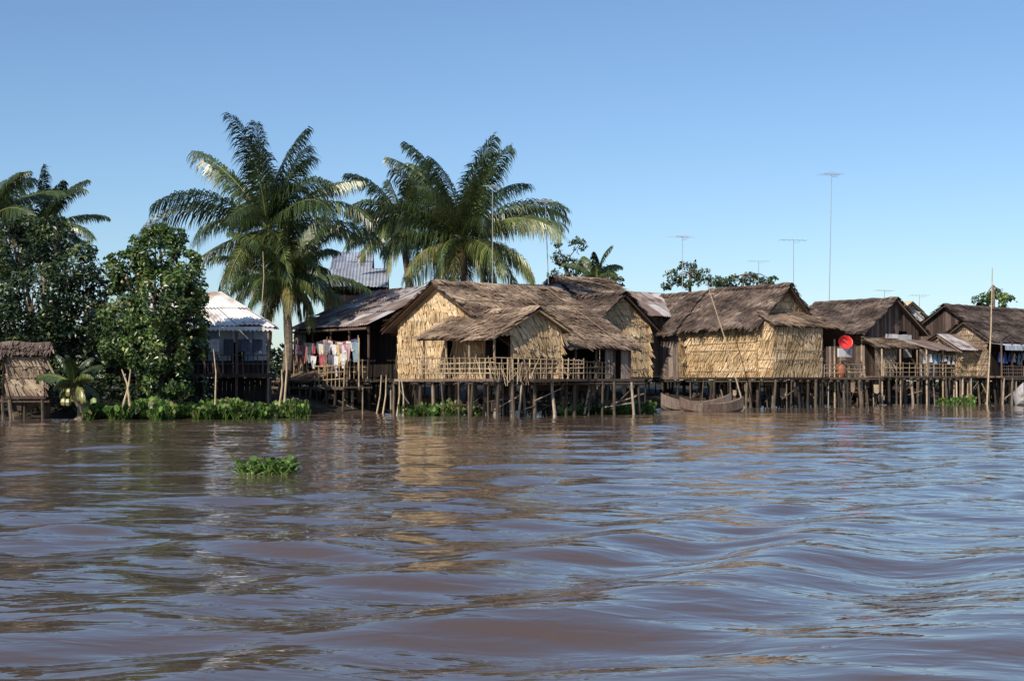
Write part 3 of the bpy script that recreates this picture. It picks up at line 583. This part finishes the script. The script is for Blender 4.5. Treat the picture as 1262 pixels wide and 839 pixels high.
mb.obj('floating_hyacinth_clump')
# ================================================================ GROUND
sh=[(-900,-60),(-120,30),(-40,41),(-16,46.2),(-10,48.2),(-6,51.5),(-2.5,56.5),(3,60.5),(8.5,66.5),(16,73),(30,84),(50,97),(110,150),(300,340),(900,900)]
offs=[(-3,-1.4),(0,-.25),(1.2,.25),(3.5,.6),(8,.8),(20,.9),(60,1.0),(300,1.0),(2500,1.0)]
pts=[]
for a,b in zip(sh[:-1],sh[1:]):
    n=max(1,int(min(60,math.dist(a,b)/.8)))
    pts+=[(a[0]+(b[0]-a[0])*i/n,a[1]+(b[1]-a[1])*i/n) for i in range(n)]
pts.append(sh[-1]); mb=MB(); grid=[]
for i,(x,y) in enumerate(pts):
    col=[]
    for o,z in offs:
        w=1 if 0<o<30 else .3; dx,dy=-.45,.89; j=nz(x*.4,y*.4,o)*.7*w
        col.append(Vector((x+dx*(o+j),y+dy*(o+j),z+.18*nz(x*.9,y*.9,o+5)*w)))
    grid.append(col)
for i in range(len(grid)-1):
    for j in range(len(offs)-1): mb.face([grid[i][j],grid[i+1][j],grid[i+1][j+1],grid[i][j+1]],'mud',.5)
g=mb.obj('ground')
# ================================================================ WATER (one polar sheet, waves are real geometry)
th=np.concatenate([np.linspace(-40,40,640),np.linspace(40,320,140)[1:-1]]); th=np.radians(90-th)
rad=np.concatenate([[.3,1,2],np.geomspace(3.2,110,860),np.geomspace(113,4000,40)])
T,Rr=np.meshgrid(th,rad); X=Rr*np.cos(T); Y=Rr*np.sin(T)
dr=np.gradient(rad)[:,None]*np.ones_like(T); dt=np.abs(np.gradient(np.unwrap(th)))[None,:]*Rr; sp_=np.maximum(dr,dt)
rng=np.random.RandomState(5); Z=np.zeros_like(X)
wx=X+.35*np.sin(.5*Y+1.3)+.25*np.sin(.9*X+.4*Y); wy=Y+.35*np.sin(.45*X+.3)+.2*np.sin(1.1*X-.6*Y+2)
N=72
for i in range(N):
    lam=.32*(5/.32)**(rng.rand()); a=rng.normal(0,.45)-math.pi/2; k=2*math.pi/lam
    slope=.0165 if .8<lam<2.4 else (.0105 if lam<.8 else .007); ph=rng.rand()*6.28
    fade=np.clip((lam/sp_-3)/4,0,1)
    mod=.6+.8*np.sin(X*rng.uniform(.1,.5)+rng.rand()*6)*np.sin(Y*rng.uniform(.05,.45)+rng.rand()*6)
    Z+=fade*mod*slope/k*np.sin(k*(np.cos(a)*wx+np.sin(a)*wy)+ph)
nx_,ny_=.80,-.60; s1=nx_*wx+ny_*wy; along=.6*wx+.8*wy
env=np.exp(-((s1+4.9)/2.6)**2)*np.clip((along-2)/3,0,1)*np.exp(-np.clip(along-9,0,99)/9)
Z+=env*.046*np.sin(2*math.pi*s1/1.6+.6)*(1+.3*np.sin(along*.9))
env2=np.exp(-((s1+9)/3)**2)*np.exp(-np.clip(along-14,0,99)/12)
Z+=env2*.022*np.sin(2*math.pi*s1/1.9)
nr,nc=X.shape; co=np.stack([X,Y,Z],-1).reshape(-1,3)
idx=np.arange(nr*nc).reshape(nr,nc); a=idx[:-1,:]; b=idx[1:,:]; a2=np.roll(a,-1,1); b2=np.roll(b,-1,1)
fc=np.stack([a,a2,b2,b],-1).reshape(-1,4)[:, ::-1]
me=bpy.data.meshes.new('water'); me.vertices.add(len(co)); me.vertices.foreach_set('co',co.ravel())
me.loops.add(fc.size); me.loops.foreach_set('vertex_index',fc.ravel().astype(np.int32)); me.polygons.add(len(fc)); me.polygons.foreach_set('loop_start',np.arange(0,fc.size,4,dtype=np.int32))
me.polygons.foreach_set('use_smooth',np.ones(len(fc),dtype=bool)); me.update(calc_edges=True); me.validate()
wo=bpy.data.objects.new('water',me); scene.collection.objects.link(wo)
m,nt=new_mat('river_water'); N_=nt.nodes; Lk=nt.links
out=N_.new('ShaderNodeOutputMaterial'); b=N_.new('ShaderNodeBsdfPrincipled'); Lk.new(b.outputs[0],out.inputs[0])
b.inputs['Roughness'].default_value=.025; b.inputs['IOR'].default_value=1.34
tc=N_.new('ShaderNodeTexCoord'); mp=N_.new('ShaderNodeMapping'); mp.inputs['Scale'].default_value=(1,2.0,1); Lk.new(tc.outputs['Object'],mp.inputs[0])
n1=N_.new('ShaderNodeTexNoise'); n1.inputs['Scale'].default_value=2.4; n1.inputs['Detail'].default_value=3; n1.inputs['Roughness'].default_value=.42; n1.inputs['Distortion'].default_value=.6; Lk.new(mp.outputs[0],n1.inputs['Vector'])
bp=N_.new('ShaderNodeBump'); bp.inputs['Strength'].default_value=1; bp.inputs['Distance'].default_value=.012; Lk.new(n1.outputs['Fac'],bp.inputs['Height']); Lk.new(bp.outputs[0],b.inputs['Normal'])
n2=N_.new('ShaderNodeTexNoise'); n2.inputs['Scale'].default_value=.15; n2.inputs['Detail'].default_value=3; Lk.new(tc.outputs['Object'],n2.inputs['Vector'])
rp=N_.new('ShaderNodeValToRGB'); rp.color_ramp.elements[0].color=(.092,.062,.047,1); rp.color_ramp.elements[1].color=(.125,.087,.068,1); Lk.new(n2.outputs['Fac'],rp.inputs[0]); Lk.new(rp.outputs[0],b.inputs['Base Color'])
me.materials.append(m)
# ================================================================ LIGHT, SKY, CAMERA
sd=Vector((-.50,-.84,0)).normalized(); elv=math.radians(35)
sv=Vector((sd.x*math.cos(elv),sd.y*math.cos(elv),math.sin(elv)))
L=bpy.data.lights.new('sun','SUN'); L.energy=5.0; L.angle=math.radians(.5); L.color=(1,.90,.76); lo=bpy.data.objects.new('sun',L); lo.rotation_euler=sv.to_track_quat('Z','Y').to_euler(); scene.collection.objects.link(lo)
w=bpy.data.worlds.new('World'); scene.world=w; w.use_nodes=True; nt=w.node_tree; bg=nt.nodes['Background']
sk=nt.nodes.new('ShaderNodeTexSky'); sk.sky_type='NISHITA'; sk.sun_disc=False; sk.sun_elevation=elv; sk.sun_rotation=math.atan2(sd.x,sd.y); sk.air_density=1.0; sk.dust_density=.4; sk.ozone_density=5.5; sk.altitude=0
nt.links.new(sk.outputs[0],bg.inputs[0]); bg.inputs[1].default_value=.128
cd=bpy.data.cameras.new('camera'); cd.sensor_width=36; cd.lens=36*FPX/1262; cd.clip_end=6000; cam=bpy.data.objects.new('camera',cd); cam.location=(0,0,CH); cam.rotation_euler=(math.pi/2+PITCH,0,0); scene.collection.objects.link(cam); scene.camera=cam
scene.view_settings.view_transform='Standard'; scene.view_settings.look='None'; scene.view_settings.exposure=0
